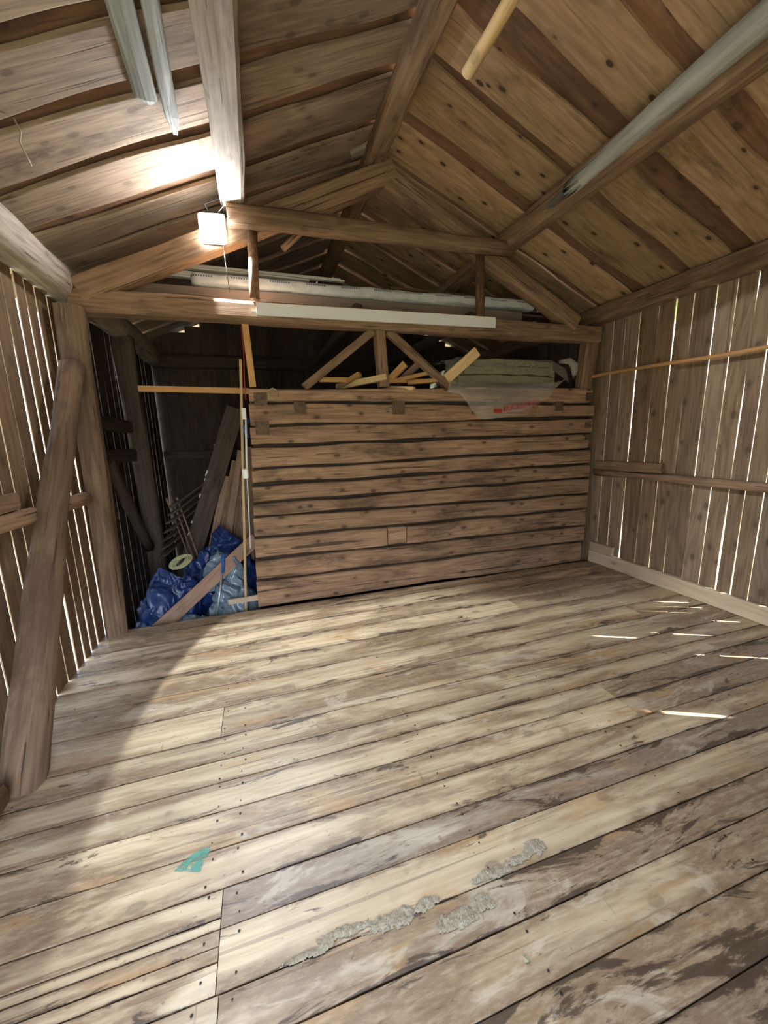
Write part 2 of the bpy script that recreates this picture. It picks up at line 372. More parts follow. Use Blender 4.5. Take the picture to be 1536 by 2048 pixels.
def gapf(y):
    base = GAPW.get(y, .0045) * .88 if y < 3.7 else .0015
    ph = rnd.uniform(0, 9)
    sg = SUNGAP.get(y)
    def f(z):
        w = base * (.62 + .9 * noise.noise(V((z * 1.1, ph, 3)))) if base > .006 else base
        if sg and sg[0] <= z <= sg[1]: w = .017
        return w
    return f
def gapl(y):
    base = rnd.choice([.012, .016, .020, .024]) * (1 if y < 3.9 else .45); ph = rnd.uniform(0, 9)
    return lambda z: base * max(.25, .8 + 1.0 * noise.noise(V((z * 1.0, ph, 3)))) + (.006 if z < .35 and y < 3.9 else 0)
gf_ = [gapf(y) for y in ER]
gl_ = [gapl(y) for y in EL]
for i in range(len(EL) - 1):
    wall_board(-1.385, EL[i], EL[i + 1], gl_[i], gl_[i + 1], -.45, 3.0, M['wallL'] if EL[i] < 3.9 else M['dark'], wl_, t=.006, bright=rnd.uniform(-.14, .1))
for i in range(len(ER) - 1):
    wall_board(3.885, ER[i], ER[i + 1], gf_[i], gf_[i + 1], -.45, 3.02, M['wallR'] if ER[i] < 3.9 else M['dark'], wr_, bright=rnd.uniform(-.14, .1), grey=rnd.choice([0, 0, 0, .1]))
# ------------------------------------------------------------------ near wall with the wide doorway behind the camera
wn_ = struct('wall_front')
x = -1.4
while x < 3.9:
    x1 = min(x + .2, 3.9); xm = (x + x1) / 2
    z0 = -.45 if (xm < -1.05 or xm > .45) else 2.0
    beam('board', (xm, -.84, z0), (xm, -.84, roofz(xm) - .02), x1 - x - .005, .02, M['dark'], wn_, up=(0, 1, 0))
    x = x1
# ------------------------------------------------------------------ far gable
wb_ = struct('wall_back')
x = -1.4
while x < 3.9:
    x1 = min(x + rnd.uniform(.15, .22), 3.9); xm = (x + x1) / 2
    gapz = .012 if (3.0 < xm < 3.55 or 2.2 < xm < 2.5 or -1.0 < xm < -.65) else -.05
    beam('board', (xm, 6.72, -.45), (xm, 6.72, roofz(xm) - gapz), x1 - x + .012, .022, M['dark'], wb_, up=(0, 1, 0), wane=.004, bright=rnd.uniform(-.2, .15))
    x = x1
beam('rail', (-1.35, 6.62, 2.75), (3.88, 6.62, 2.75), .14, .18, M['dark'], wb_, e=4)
beam('rail', (-1.35, 6.64, 1.4), (3.88, 6.64, 1.4), .10, .12, M['dark'], wb_, e=4)

# ------------------------------------------------------------------ roof (board on board)
ce = struct('ceiling')
def slope(side, rows, recess_mat, front_mat, x_eave):
    s = SR if side > 0 else SL
    nrm = V((-s, 0, 1)).normalized()
    for (y0, y1, ye0, ye1) in rows:
        # front (lower) board from the ridge to the eave
        a = V((RX + side * .02, (y0 + y1) / 2, roofz(RX + side * .02))) + nrm * .014
        b = V((x_eave, (ye0 + ye1) / 2, roofz(x_eave))) + nrm * .014
        beam('roof_board', a, b, (y1 - y0, ye1 - ye0), .026, front_mat, ce, up=nrm, wob=.001, wane=.045, wf=1.3, seg=.12, bright=rnd.uniform(-.1, .1))
def recess(side, ys, mat, x_eave):
    s = SR if side > 0 else SL; nrm = V((-s, 0, 1)).normalized()
    for (y0, y1) in ys:
        a = V((RX, (y0 + y1) / 2, roofz(RX))) + nrm * .052
        b = V((x_eave, (y0 + y1) / 2, roofz(x_eave))) + nrm * .052
        beam('roof_board', a, b, y1 - y0, .026, mat, ce, up=nrm, wob=.001, wane=.01, bright=rnd.uniform(-.1, .1))
RR = [(3.87, 4.19), (3.43, 3.80), (2.90, 3.28), (2.515, 2.81), (1.975, 2.33), (1.50, 1.85)]
y = 4.3
while y < 6.95: RR.append((y, y + .33)); y += .46
y = 1.36
while y > -1.0: RR.append((y - .34, y)); y -= .46
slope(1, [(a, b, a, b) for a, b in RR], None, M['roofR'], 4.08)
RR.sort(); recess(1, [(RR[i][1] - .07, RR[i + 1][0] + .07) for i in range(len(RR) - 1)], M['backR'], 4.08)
LL = [((3.97, 4.3), (4.02, 4.35)), ((3.55, 3.85), (3.64, 3.97)), ((3.08, 3.42), (3.2, 3.56)), ((2.70, 2.97), (2.75, 3.11)), ((2.30, 2.585), (2.38, 2.68)), ((1.85, 2.20), (1.9, 2.26))]
y = 4.44
while y < 6.95: LL.append(((y, y + .33), (y + .04, y + .37))); y += .46
y = 1.72
while y > -1.0: LL.append(((y - .34, y), (y - .3, y + .04))); y -= .46
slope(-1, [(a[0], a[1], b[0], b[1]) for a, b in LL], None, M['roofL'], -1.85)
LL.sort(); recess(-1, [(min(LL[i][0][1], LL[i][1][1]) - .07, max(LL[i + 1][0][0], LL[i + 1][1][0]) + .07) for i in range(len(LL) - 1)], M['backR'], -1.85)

# ------------------------------------------------------------------ log partition
lw = struct('wall_middle')
LZ = [(2.05, 2.10), (1.925, 1.905), (1.72, 1.75), (1.54, 1.565), (1.335, 1.385), (1.195, 1.21), (1.025, 1.045), (.90, .845), (.70, .66), (.49, .45), (.275, .25), (.0, -.02)]
def lerp(a, b, t): return a + (b - a) * t
def wlog(i, xa, xb, yf=3.72, **k):
    (ta, tb), (ba, bb) = LZ[i], LZ[i + 1]; X0, X1 = -.06, 3.74
    t0 = (xa - X0) / (X1 - X0); t1 = (xb - X0) / (X1 - X0)
    Ta, Tb, Ba, Bb = lerp(ta, tb, t0), lerp(ta, tb, t1), lerp(ba, bb, t0), lerp(ba, bb, t1)
    d = rnd.uniform(-.006, .008)
    return beam('log', (xa, yf + .075 + d, (Ta + Ba) / 2), (xb, yf + .075 + d, (Tb + Bb) / 2), .15, (Ta - Ba - .024, Tb - Bb - .024), M['log'], lw, e=7, n=20, wob=.003, zw=.018, seg=.14, smooth=False, **k)
for i in range(len(LZ) - 1):
    xa = -.04 - .0085 * i; xb = 3.745 + rnd.uniform(-.03, .02)
    if i == 8:
        wlog(i, xa, 1.19); wlog(i, 1.2, 1.40, bright=.05, stain=-.3); wlog(i, 1.41, xb)
    else: wlog(i, xa, xb, bright=rnd.uniform(-.06, .06))
    # caulking in the joint keeps daylight out
    if i:
        za = lerp(LZ[i][0], LZ[i][1], 0); zb = LZ[i][1]
        o = beam('caulking', (xa + .02, 3.815, za), (xb - .02, 3.815, zb), .09, .06, M['dark'], lw, e=2, wob=.004); o['bright'] = -.3
    # return wall of the crib
    beam('log', (.02, 3.88, (LZ[i][0] + LZ[i + 1][0]) / 2), (.02, 6.0, (LZ[i][0] + LZ[i + 1][0]) / 2), .12, LZ[i][0] - LZ[i + 1][0] - .01, M['log'], lw, e=4, n=10)
for x, z, s in ((.39, 1.875, .10), (1.34, 1.87, .125), (3.26, 1.877, .10), (.055, 1.95, .11), (.05, 1.70, .12), (3.67, 1.98, .09), (3.68, 1.66, .07), (3.68, 1.52, .05)):
    o = beam('beam_end', (x, 3.708, z), (x, 3.86, z), s, s, M['beam'], lw, wob=.002, bright=-.5)
loft = struct('ceiling_loft')
for k in range(12):
    y = 3.92 + k * .2
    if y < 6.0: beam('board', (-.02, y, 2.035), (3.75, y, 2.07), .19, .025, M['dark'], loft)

# ------------------------------------------------------------------ purlins, plates
t = beam('ridge_purlin', (1.17, -.8, 3.985), (1.17, 6.6, 3.985), .165, .17, M['beam'], e=4.5, n=14, wob=.004, bend=.02, bright=.1)
tag(t, 'squared ridge beam running overhead under the peak of the roof', 'beam')
t = beam('roof_purlin', (-.03, -.8, 3.46), (-.03, 3.62, 3.46), (.23, .19), .17, M['pale'], e=4, n=14, wob=.008, bend=.03, seg=.1)
tag(t, 'pale cracked beam under the left roof slope, its end beside the lamp', 'beam')
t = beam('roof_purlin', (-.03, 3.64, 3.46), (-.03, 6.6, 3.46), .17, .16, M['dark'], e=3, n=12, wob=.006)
tag(t, 'dark beam under the left roof slope behind the timber frame', 'beam')
t = beam('roof_purlin', (2.475, -.8, 3.405), (2.475, 6.6, 3.415), (.25, .14), (.25, .15), M['beam'], e=3.2, n=14, wob=.006, bend=.02, bright=.1)
tag(t, 'brown hewn beam under the right roof slope with a grey pole alongside', 'beam')
t = beam('wall_plate', (3.86, -.8, 2.88), (3.86, 6.6, 2.88), .22, .19, M['beam'], e=4, n=14, wob=.007, bend=.02, bright=.05)
tag(t, 'weathered beam lying along the top of the right boarded wall', 'beam')
t = beam('wall_plate', (-1.31, -.8, 2.80), (-1.31, 6.6, 2.80), (.24, .2), (.26, .24), M['pale'], e=3, n=14, wob=.01, bend=.02, bright=0)
tag(t, 'thick pale beam lying along the top of the left boarded wall', 'beam')
t = beam('ridge_block', (.97, 3.80, 4.02), (1.13, 3.74, 4.07), .11, .10, M['pale'], e=5, n=10)
tag(t, 'short pale wood block wedged beside the ridge beam', 'block')

# ------------------------------------------------------------------ timber frame over the log partition
tr = tag(empty('roof_truss'), 'timber roof frame of beams and struts standing over the log partition', 'roof frame')
beam('tie_beam', (-1.25, 3.765, 2.665), (3.74, 3.765, 2.65), .18, .17, M['beam'], tr, e=5, n=14, wob=.006, seg=.2)
beam('rafter', (-1.18, 3.745, 2.73), (1.33, 3.735, 3.88), .15, .185, M['beam'], tr, e=6, n=14, wob=.005, bright=.05)
beam('rafter', (3.40, 3.73, 2.74), (1.24, 3.73, 3.83), .14, .165, M['beam'], tr, e=6, n=14, wob=.005, bright=.05)
beam('collar_beam', (-.08, 3.60, 3.315), (2.50, 3.60, 3.335), .12, (.17, .115), M['beam'], tr, e=3, n=14, wob=.007, bright=.02)
beam('strut', (.10, 3.66, 3.24), (.075, 3.66, 2.74), .085, .085, M['bark'], tr, e=2, n=10, up=(0, 1, 0), bright=.35, wob=.004)
beam('strut', (2.185, 3.66, 3.28), (2.195, 3.66, 2.73), .085, .085, M['bark'], tr, e=2, n=10, up=(0, 1, 0), bright=.0, wob=.004, stain=.5)
beam('king_post', (1.22, 3.80, 2.07), (1.19, 3.80, 2.58), .10, .14, M['beam'], tr, e=6, n=12, up=(0, 1, 0))
beam('brace', (.45, 3.80, 2.06), (1.12, 3.80, 2.575), .08, .075, M['beam'], tr, e=5, n=10, up=(0, 0, 1))
beam('brace', (1.92, 3.80, 2.08), (1.27, 3.80, 2.585), .08, .075, M['beam'], tr, e=5, n=10, up=(0, 0, 1))
t = beam('prop_pole', (.36, 3.98, 3.28), (1.08, 3.92, 3.93), .06, .06, M['beam'], e=2, n=10)
tag(t, 'thin pole leaning behind the left rafter below the roof peak', 'pole')
t = beam('post', (3.66, 3.80, 2.07), (3.70, 3.80, 2.57), .17, .14, M['beam'], e=5, n=10, up=(0, 1, 0))
tag(t, 'short brown post under the right end of the tie beam', 'post')
t = beam('post', (-1.29, 3.68, -.3), (-1.235, 3.66, 2.6), (.16, .17), (.15, .16), M['beam'], e=3.5, n=12, up=(0, 1, 0), wob=.012, bend=.02, bright=-.25, stain=.4)
tag(t, 'rough barked corner post at the left end of the floor', 'post')
t = beam('post', (-1.27, 5.2, -.3), (-1.27, 5.02, 2.7), .2, .18, M['dark'], e=4, n=12, up=(0, 1, 0), wob=.006, bright=.25)
tag(t, 'dark post of the left wall behind the corner post', 'post')
t = beam('brace_log', (-1.22, 2.05, -.04), (-1.25, 3.56, 2.17), (.185, .14), (.185, .14), M['beam'], e=2.1, n=16, wob=.010, bend=.03, seg=.12, bright=-.35, stain=.5)
tag(t, 'thick round log leaning along the left wall to the corner post', 'log')
t = beam('brace_log', (-1.3, 5.0, .4), (-1.3, 4.1, 1.45), .1, .1, M['dark'], e=3, n=10)
tag(t, 'thin dark diagonal timber on left wall behind the corner post', 'brace')
for z, y0, y1, hh, lab in ((1.79, 3.76, 5.05, .13, 'upper dark cross timber on the left wall behind the corner post'), (1.48, 3.76, 5.15, .13, 'lower dark cross timber on the left wall behind the corner post')):
    t = beam('cross_rail', (-1.33, y0, z), (-1.33, y1, z - .02), .08, hh, M['dark'], e=4, n=10, wob=.008, bend=.03); tag(t, lab, 'rail', 'cross timbers of the left wall')
t = beam('wall_rail', (-1.32, -.7, 1.19), (-1.32, 3.6, 1.19), .09, .085, M['beam'], e=2.4, n=12, wob=.01, bend=.05, bright=.25)
tag(t, 'round rail along the left wall at waist height', 'rail')
t = beam('short_board', (-1.34, -.7, 1.295), (-1.34, 2.72, 1.295), .05, .1, M['beam'], e=5, n=10, bright=.2)
tag(t, 'short flat timber lying on the round rail of the left wall', 'board')
t = beam('sill_log', (-1.27, -.7, .075), (-1.27, 1.93, .075), .15, .15, M['beam'], e=2.6, n=12, wob=.01)
tag(t, 'round log on the floor against the left wall before the leaning log', 'log')
t = beam('wall_rail', (3.83, -.7, 1.13), (3.83, 3.70, 1.105), .07, (.10, .07), M['beam'], e=2.6, n=12, wob=.008, bend=.03, bright=-.05)
tag(t, 'split rail along the right wall at waist height', 'rail')
t = beam('short_board', (3.85, 2.90, 1.205), (3.85, 3.71, 1.19), .05, .11, M['beam'], e=5, n=10)
tag(t, 'short squared timber lying on the right wall rail in the corner', 'board')
t = beam('thin_pole', (3.74, -.2, 2.22), (3.72, 4.05, 2.20), (.05, .032), (.05, .032), M['orange'], e=2, n=10, bend=.05, wob=.003, bright=-.15)
tag(t, 'thin peeled pole running across the right wall above the rail', 'pole')
t = beam('sill_board', (3.835, -.7, .075), (3.835, 3.70, .075), .045, .145, M['cream'], bright=-.05)
tag(t, 'new pale sill board on the floor along the right wall', 'board')
t = beam('short_board', (3.84, 3.38, .20), (3.84, 3.70, .20), .035, .10, M['cream'], bright=-.12)
tag(t, 'short pale board standing on the sill board in the corner', 'board')
# ------------------------------------------------------------------ loose poles in the roof
t = beam('peeled_pole', (2.32, .4, 3.425), (2.385, 2.98, 3.375), (.175, .10), (.175, .10), M['greypole'], e=2, n=14, wob=.003, point=.38, bend=.01, bright=.1)
tag(t, 'silvery grey pole with an axe-cut tip beside the right roof beam', 'pole')
t = beam('cross_pole', (-.5, .9, 3.29), (2.6, .9, 3.29), .12, .1, M['beam'], e=2.4, n=12)
tag(t, 'collar pole above the doorway carrying the loose sticks overhead', 'pole')
t = beam('loose_slat', (-.335, .7, 3.39), (-.41, 2.73, 3.39), .11, .045, M['greypole'], e=4, n=10, point=.05, bright=-.4)
tag(t, 'wide grey slat overhead with a blunt end, left of the pale beam', 'slat')
t = beam('loose_slat', (-.20, .7, 3.375), (-.315, 2.95, 3.40), .075, .03, M['greypole'], e=5, n=10, point=.16, bright=-.15)
tag(t, 'narrow grey slat overhead with a sharp tip, nearer the lamp', 'slat')
t = beam('peeled_stick', (1.16, .6, 3.37), (1.155, 2.10, 3.37), .065, .06, M['fresh'], e=2.2, n=12, point=.015, bright=.12)
tag(t, 'pale peeled stick poking out overhead near the ridge beam', 'stick')
t = tube('dangling_root', [(-1.0, 2.66, 3.17), (-.985, 2.67, 3.12), (-1.0, 2.68, 3.08), (-.985, 2.69, 3.03), (-.975, 2.7, 2.99)], .004, M['iron'])
tag(t, 'thin root dangling from the left roof boards above the wall beam', 'root')
# ------------------------------------------------------------------ work lamp
lp = tag(empty('work_lamp'), 'glaring white work lamp hanging at the end of the left roof beam', 'lamp')
LC = V((-.196, 3.63, 3.216)); LR = (V((-.12, -1, -.06)).normalized()).to_track_quat('Z', 'Y').to_matrix()
box('lamp_housing', LC + V((0, .016, 0)), (.185, .20, .03), M['alu'], lp, .012, LR)
box('lamp_lens', LC - V((-.0, .006, 0)), (.192, .206, .03), M['lens'], lp, .012, LR)
tube('bracket', [LC + V((-.098, .015, 0)), LC + V((-.098, .015, .11)), LC + V((.098, .015, .12)), LC + V((.098, .015, 0))], .004, M['alu'], lp)
tube('cable', [LC + V((0, .06, .1)), LC + V((-.04, 0, .17)), LC + V((.05, -.02, .20)), LC + V((.13, -.1, .20))], .005, M['black'], lp)
tube('hanging_wire', [LC + V((.05, .04, .14)), LC + V((.12, 0, .2)), LC + V((.12, 0, .26))], .003, M['web'], lp)
ld = bpy.data.lights.new('lamp_light', 'AREA'); ld.shape = 'SQUARE'; ld.size = .15; ld.energy = 16; ld.color = (.90, .95, 1)
sp = bpy.data.lights.new('added_floor_spot', 'SPOT'); sp.energy = 260; sp.color = (.88, .94, 1); sp.spot_size = math.radians(89.7); sp.spot_blend = .02; sp.shadow_soft_size = .03  # added spot under the housing; its cone edge sets the lit floor's boundary
so = bpy.data.objects.new('added_floor_spot', sp); COL.objects.link(so); so.parent = lp
so.matrix_world = Matrix.Translation(LC + V((0, .055, -.151))) @ (V((-.5633, .3442, .7511)).to_track_quat('Z', 'Y').to_matrix().to_4x4())
lo = bpy.data.objects.new('lamp_light', ld); COL.objects.link(lo); lo.parent = lp
lo.matrix_world = Matrix.Translation(LC + V((-.003, -.035, 0))) @ (V((.12, 1, .06)).normalized().to_track_quat('Z', 'Y').to_matrix().to_4x4())
t = tube('hanging_cord', [(-.13, 3.64, 3.25), (-.125, 3.64, 3.0), (-.115, 3.635, 2.77)], .0022, M['black'])
tag(t, 'thin dark cord hanging straight down below the lamp', 'cord')

# ------------------------------------------------------------------ goods stored on the frame
t = tag(empty('white_batten'), 'long white board lying along the front of the tie beam', 'panel')
pa = V((.08, 3.648, 2.664)); pb = V((2.36, 3.648, 2.681))
beam('face_board', pa, pb, .02, .098, M['white'], t, up=(0, -.0, 1), wob=0)
beam('back_lip', pa + V((0, .02, .050)), pb + V((0, .02, .050)), .05, .006, M['orange'], t, wob=0)
box('end_tab', pa + V((-.02, .0, -.03)), (.04, .015, .02), M['white'], t, 0)
for x in (1.0, 2.2): beam('joist', (x, 3.84, 2.78), (x, 6.6, 2.78), .1, .1, M['dark'], loft, e=3)
for k in range(4):
    t = beam('stacked_board', (1.2 + .1 * k, 4.38 + .01 * k, 3.0 + .055 * k), (3.64 - .13 * k, 4.38, 2.98 + .055 * k), .16, .024, M['plank2'], bright=-.1 - .1 * (k % 2), wob=.002)
    tag(t, ['lowest brown board of the pile behind the frame, below the wrapped bundle', 'second lowest brown board of the pile behind the wrapped bundle', 'second from top brown board of the pile behind the wrapped bundle', 'topmost brown board of the pile behind the wrapped bundle'][k], 'board', 'brown boards stored behind the frame')
t = beam('storage_board', (-1.1, 4.12, 2.875), (2.95, 4.12, 2.875), .2, .1, M['plank2'], bright=.25, grey=.45, wob=.004)
tag(t, 'wide grey timber under the plastic-wrapped bundle behind the frame', 'board')
LABM = ['lowest', 'second lowest', 'third lowest', 'third from top', 'second from top', 'topmost']
for k, (xa, xb, y, z) in enumerate([(-.68, .80, 4.27, 3.03), (-.66, 1.42, 4.29, 3.055), (-.64, 1.36, 4.31, 3.08), (-.6, .62, 4.27, 3.105), (-.5, .98, 4.29, 3.13), (-1.25, .95, 4.33, 3.155)]):
    t = beam('white_moulding', (xa, y, z + .05), (xb, y, z + .035), .05, .016, M['whitewood'], wob=0)
    tag(t, LABM[k] + ' thin white moulding strip in the pile above the wrapped bundle', 'moulding', 'white mouldings stored on the frame')
# wrapped bundle
def bundle():
    vs = []; fs = []; L = 3.6; n = 20; ns = 110
    for i in range(ns + 1):
        x = L * i / ns
        for j in range(n):
            a = 2 * math.pi * j / n
            q = noise.noise(V((x * 4, math.cos(a) * 2.2, math.sin(a) * 2.2))) * .016 + noise.noise(V((x * 13, math.cos(a) * 4, math.sin(a) * 4))) * .006
            k = 1 if i not in (0, ns) else .6
            ry = .085; rz = .062 - .008 * x / L
            vs.append((x, (math.copysign(abs(math.cos(a)) ** .7, math.cos(a)) * (ry + q)) * k, (math.copysign(abs(math.sin(a)) ** .7, math.sin(a)) * (rz + q)) * k - .012 * math.sin(x * 1.1)))
    for i in range(ns):
        for j in range(n): a = i * n + j; b = i * n + (j + 1) % n; fs.append((a, b, b + n, a + n))
    fs.append(tuple(range(n - 1, -1, -1))); fs.append(tuple(range(len(vs) - n, len(vs))))
    t = tag(empty('wrapped_bundle'), 'long bundle wrapped in white plastic lying across behind the frame', 'bundle')
    mw = frame((-.44, 4.12, 3.003), (3.12, 4.12, 3.012), (0, 0, 1))
    mesh('plastic_wrap', vs, fs, M['bundle'], t, mw, True)
    tube('loose_end', [(3.10, 4.05, 3.03), (3.17, 4.02, 2.98), (3.13, 4.0, 2.93), (3.2, 4.02, 2.96), (3.24, 4.03, 3.05)], .02, M['bundle'], t, 8, [.03, .016, .012, .018, .024])
bundle()
# ------------------------------------------------------------------ lath sticks in the alcove
t = beam('wooden_lath', (-.93, 3.93, 2.055), (-.03, 3.93, 2.04), .02, .05, M['orange'], wob=.001, bright=.1)
tag(t, 'orange-brown lath nailed level from the log corner into the alcove', 'lath')
t = beam('wooden_lath', (-.265, 3.86, -.28), (-.085, 3.86, 2.3), .022, .045, M['fresh'], up=(0, 1, 0), wob=.001, bright=-.05)
t.scale = (1, 1, 1)
tag(t, 'tall pale lath standing upright beside the log corner', 'lath')
t = beam('wooden_lath', (-.0, 3.80, 2.06), (-.02, 3.80, 2.585), .055, .025, M['orange'], up=(0, 1, 0), wob=.001, bright=.15)
tag(t, 'short orange lath hanging from the tie beam to the log corner', 'lath')
t = tube('striped_cord', [(-.055, 3.79, 2.56), (-.05, 3.78, 2.35), (-.065, 3.78, 2.15), (-.07, 3.78, 1.95)], .004, M['red'])
tag(t, 'thin red cord running down beside the short orange lath', 'cord')
t = tag(empty('cable_run'), 'white cable with two small boxes on the left end of the logs', 'cable')
box('junction_box', (-.095, 3.78, 1.83), (.035, .04, .10), M['white'], t)
box('junction_box', (-.13, 3.76, 1.30), (.05, .04, .09), M['white'], t, .01)
tube('cable', [(-.085, 3.78, 1.78), (-.098, 3.78, 1.6), (-.115, 3.77, 1.34)], .009, M['white'], t)
tube('cable', [(-.12, 3.77, 1.26), (-.13, 3.77, 1.0), (-.15, 3.77, .6)], .005, M['white'], t)
t = tube('blue_strap', [(-.06, 3.84, 1.78), (-.1, 3.83, 1.72), (-.09, 3.84, 1.62)], .02, M['bluepl'])
tag(t, 'dark blue strap tied round the lath beside the white box', 'strap')
t = tag(empty('iron_ring'), 'thin iron ring hanging on the top log near its left end', 'ring')
tube('ring', [(.165 + .042 * math.cos(a * math.pi / 10), 3.70, 1.995 + .042 * math.sin(a * math.pi / 10)) for a in range(21)], .005, M['iron'], t)
tube('nail', [(.165, 3.74, 2.037), (.165, 3.69, 2.042)], .004, M['iron'], t)
# ------------------------------------------------------------------ timber offcuts on the log partition
def off(a, b, w, h, mat, label, br=0, up=(0, 0, 1)):
    t = beam('timber_offcut', a, b, w, h, mat, wob=.0005, up=up, bright=br); tag(t, label, 'offcut', 'timber offcuts on the log partition'); return t
off((.61, 3.90, 2.145), (1.80, 3.92, 2.15), .05, .045, M['orange'], 'long yellow batten lying level behind the king post', .1)
off((.80, 4.0, 2.08), (.98, 3.78, 2.19), .045, .04, M['orange'], 'short offcut slanting up in front of the long batten', -.1)
off((.80, 4.0, 2.09), (1.225, 3.70, 2.155), .05, .055, M['fresh'], 'pale offcut crossing in front of the king post foot', -.2)
off((1.27, 3.98, 2.10), (1.46, 3.82, 2.30), .05, .06, M['orange'], 'light offcut leaning up steeply right of the king post', .15)
off((1.46, 4.08, 2.14), (1.66, 3.92, 2.33), .05, .06, M['plank2'], 'brown offcut leaning up beside the right brace', .3)
off((1.30, 3.95, 2.135), (1.70, 3.84, 2.215), .06, .035, M['orange'], 'thin wedge-shaped offcut pointing right behind the brace', 0)
off((1.50, 3.88, 2.125), (1.84, 3.80, 2.15), .06, .04, M['orange'], 'offcut lying low right of the brace foot', .05)
off((1.27, 3.95, 2.085), (1.50, 3.70, 2.05), .06, .032, M['fresh'], 'pale offcut lying with its end over the log edge', .2)
off((1.87, 3.74, 2.15), (2.17, 3.66, 2.41), .02, .10, M['fresh'], 'pale board stub leaning up against the insulation batts', -.05, (-.7, 0, .7))
# ------------------------------------------------------------------ insulation
ins = tag(empty('insulation_pack'), 'opened pack of grey-green insulation batts lying on the log partition', 'insulation')
def batt(x0, x1, y0, y1, z0, z1, sd):
    vs = []; fs = []; nx, ny = 40, 8
    def f(x, y, z): return V((x, y, z)) + V((noise.noise(V((x * 9, z * 9, sd))) * .01, noise.noise(V((x * 11, z * 14, sd + 3))) * .014, noise.noise(V((x * 5, y * 5, sd + (5 if z > (z0 + z1) / 2 else 0)))) * .014 - .02 * ((x - 2.6) / .65) ** 2 * .6))
    bm = bmesh.new(); bmesh.ops.create_cube(bm, size=1)
    bmesh.ops.bevel(bm, geom=bm.edges[:], offset=.08, segments=2, affect='EDGES')
    bmesh.ops.scale(bm, vec=(x1 - x0, y1 - y0, z1 - z0), verts=bm.verts); bmesh.ops.translate(bm, vec=((x0 + x1) / 2, (y0 + y1) / 2, (z0 + z1) / 2), verts=bm.verts)
    for q in range(1, 40):
        xx = x0 + (x1 - x0) * q / 40
        bmesh.ops.bisect_plane(bm, geom=bm.verts[:] + bm.edges[:] + bm.faces[:], plane_co=(xx, 0, 0), plane_no=(1, 0, 0))
    for zz in (.3, .7):
        bmesh.ops.bisect_plane(bm, geom=bm.verts[:] + bm.edges[:] + bm.faces[:], plane_co=(0, 0, z0 + (z1 - z0) * zz), plane_no=(0, 0, 1))
    for v in bm.verts: v.co = f(*v.co)
    me = bpy.data.meshes.new('insulation_batt'); bm.to_mesh(me); bm.free(); me.materials.append(M['wool'])
    o = bpy.data.objects.new('insulation_batt', me); place(o, ins)
batt(1.92, 3.26, 3.78, 4.3, 2.115, 2.21, 1); batt(2.0, 3.27, 3.79, 4.3, 2.21, 2.30, 2); batt(2.12, 3.26, 3.82, 4.3, 2.30, 2.375, 3)
def film_sheet(name, fn, nu, nv, mat, parent):
    vs = [fn(i / nu, j / nv) for i in range(nu + 1) for j in range(nv + 1)]; fs = []
    for i in range(nu):
        for j in range(nv): a = i * (nv + 1) + j; fs.append((a, a + nv + 1, a + nv + 2, a + 1))
    return mesh(name, vs, fs, mat, parent, None, True)
prof = [(1.86, 2.03), (2.0, 2.0), (2.12, 1.85), (2.22, 1.75), (2.35, 1.745), (2.6, 1.78), (2.8, 1.84), (3.0, 1.93), (3.15, 2.03), (3.28, 2.16)]
def zb(u):
    x = 1.86 + u * 1.42
    for (a, za), (b, zc) in zip(prof, prof[1:]):
        if a <= x <= b: return za + (zc - za) * (x - a) / (b - a)
    return prof[-1][1]
def hang(u, v):
    x = 1.86 + u * 1.42; top = 2.13 + .08 * max(0, u - .8); z = top + (zb(u) - top) * v
    y = 3.70 - .02 * math.sin(v * math.pi) + noise.noise(V((x * 7, z * 7, 1))) * .016 - .012
    if v < .12: y += .06 * (1 - v / .12)
    return V((x + noise.noise(V((z * 6, x * 3, 4))) * .02, y, z))
film_sheet('plastic_wrapper', hang, 60, 24, M['film'], ins)
rim = [hang(u / 60, 1.0) for u in range(61)]
tube('wrapper_edge', rim, .0025, M['film'], ins, 5)
def top_film(u, v):
    x = 1.9 + u * 1.5; z = 2.375 + .012 * noise.noise(V((x * 6, v * 5, 2))) - (.03 if u < .1 else 0)
    ang = v * 1.0; y = 3.80 + .35 * v
    if u > .9: z -= (u - .9) * 1.1 * (1 - v); x = 3.25 + (u - .9) * 1.9
    return V((x, y - .012, z + .012 - (.14 * (1 - v / .15) if v < .15 else 0)))
film_sheet('plastic_wrapper', top_film, 50, 12, M['film'], ins)
tube('wrapper_tail', [(3.28, 3.78, 2.36), (3.40, 3.76, 2.37), (3.46, 3.75, 2.32), (3.475, 3.75, 2.22), (3.46, 3.75, 2.19)], .03, M['film'], ins, 10, [.02, .035, .045, .03, .015])
fc = bpy.data.curves.new('printed_text', 'FONT'); fc.body = 'ROCKWOOL'; fc.size = .078; fc.extrude = .0005
fo = bpy.data.objects.new('printed_text', fc); COL.objects.link(fo); bpy.context.view_layer.update()
me = bpy.data.meshes.new_from_object(fo); bpy.data.objects.remove(fo); me.materials.clear(); me.materials.append(M['red'])
fo = bpy.data.objects.new('printed_text', me); place(fo, ins)
fo.location = (2.49, 3.655, 1.815); fo.rotation_euler = (math.radians(90), math.radians(-10), 0)
box('printed_bar', (2.425, 3.655, 1.826), (.10, .001, .035), M['red'], ins, 0)

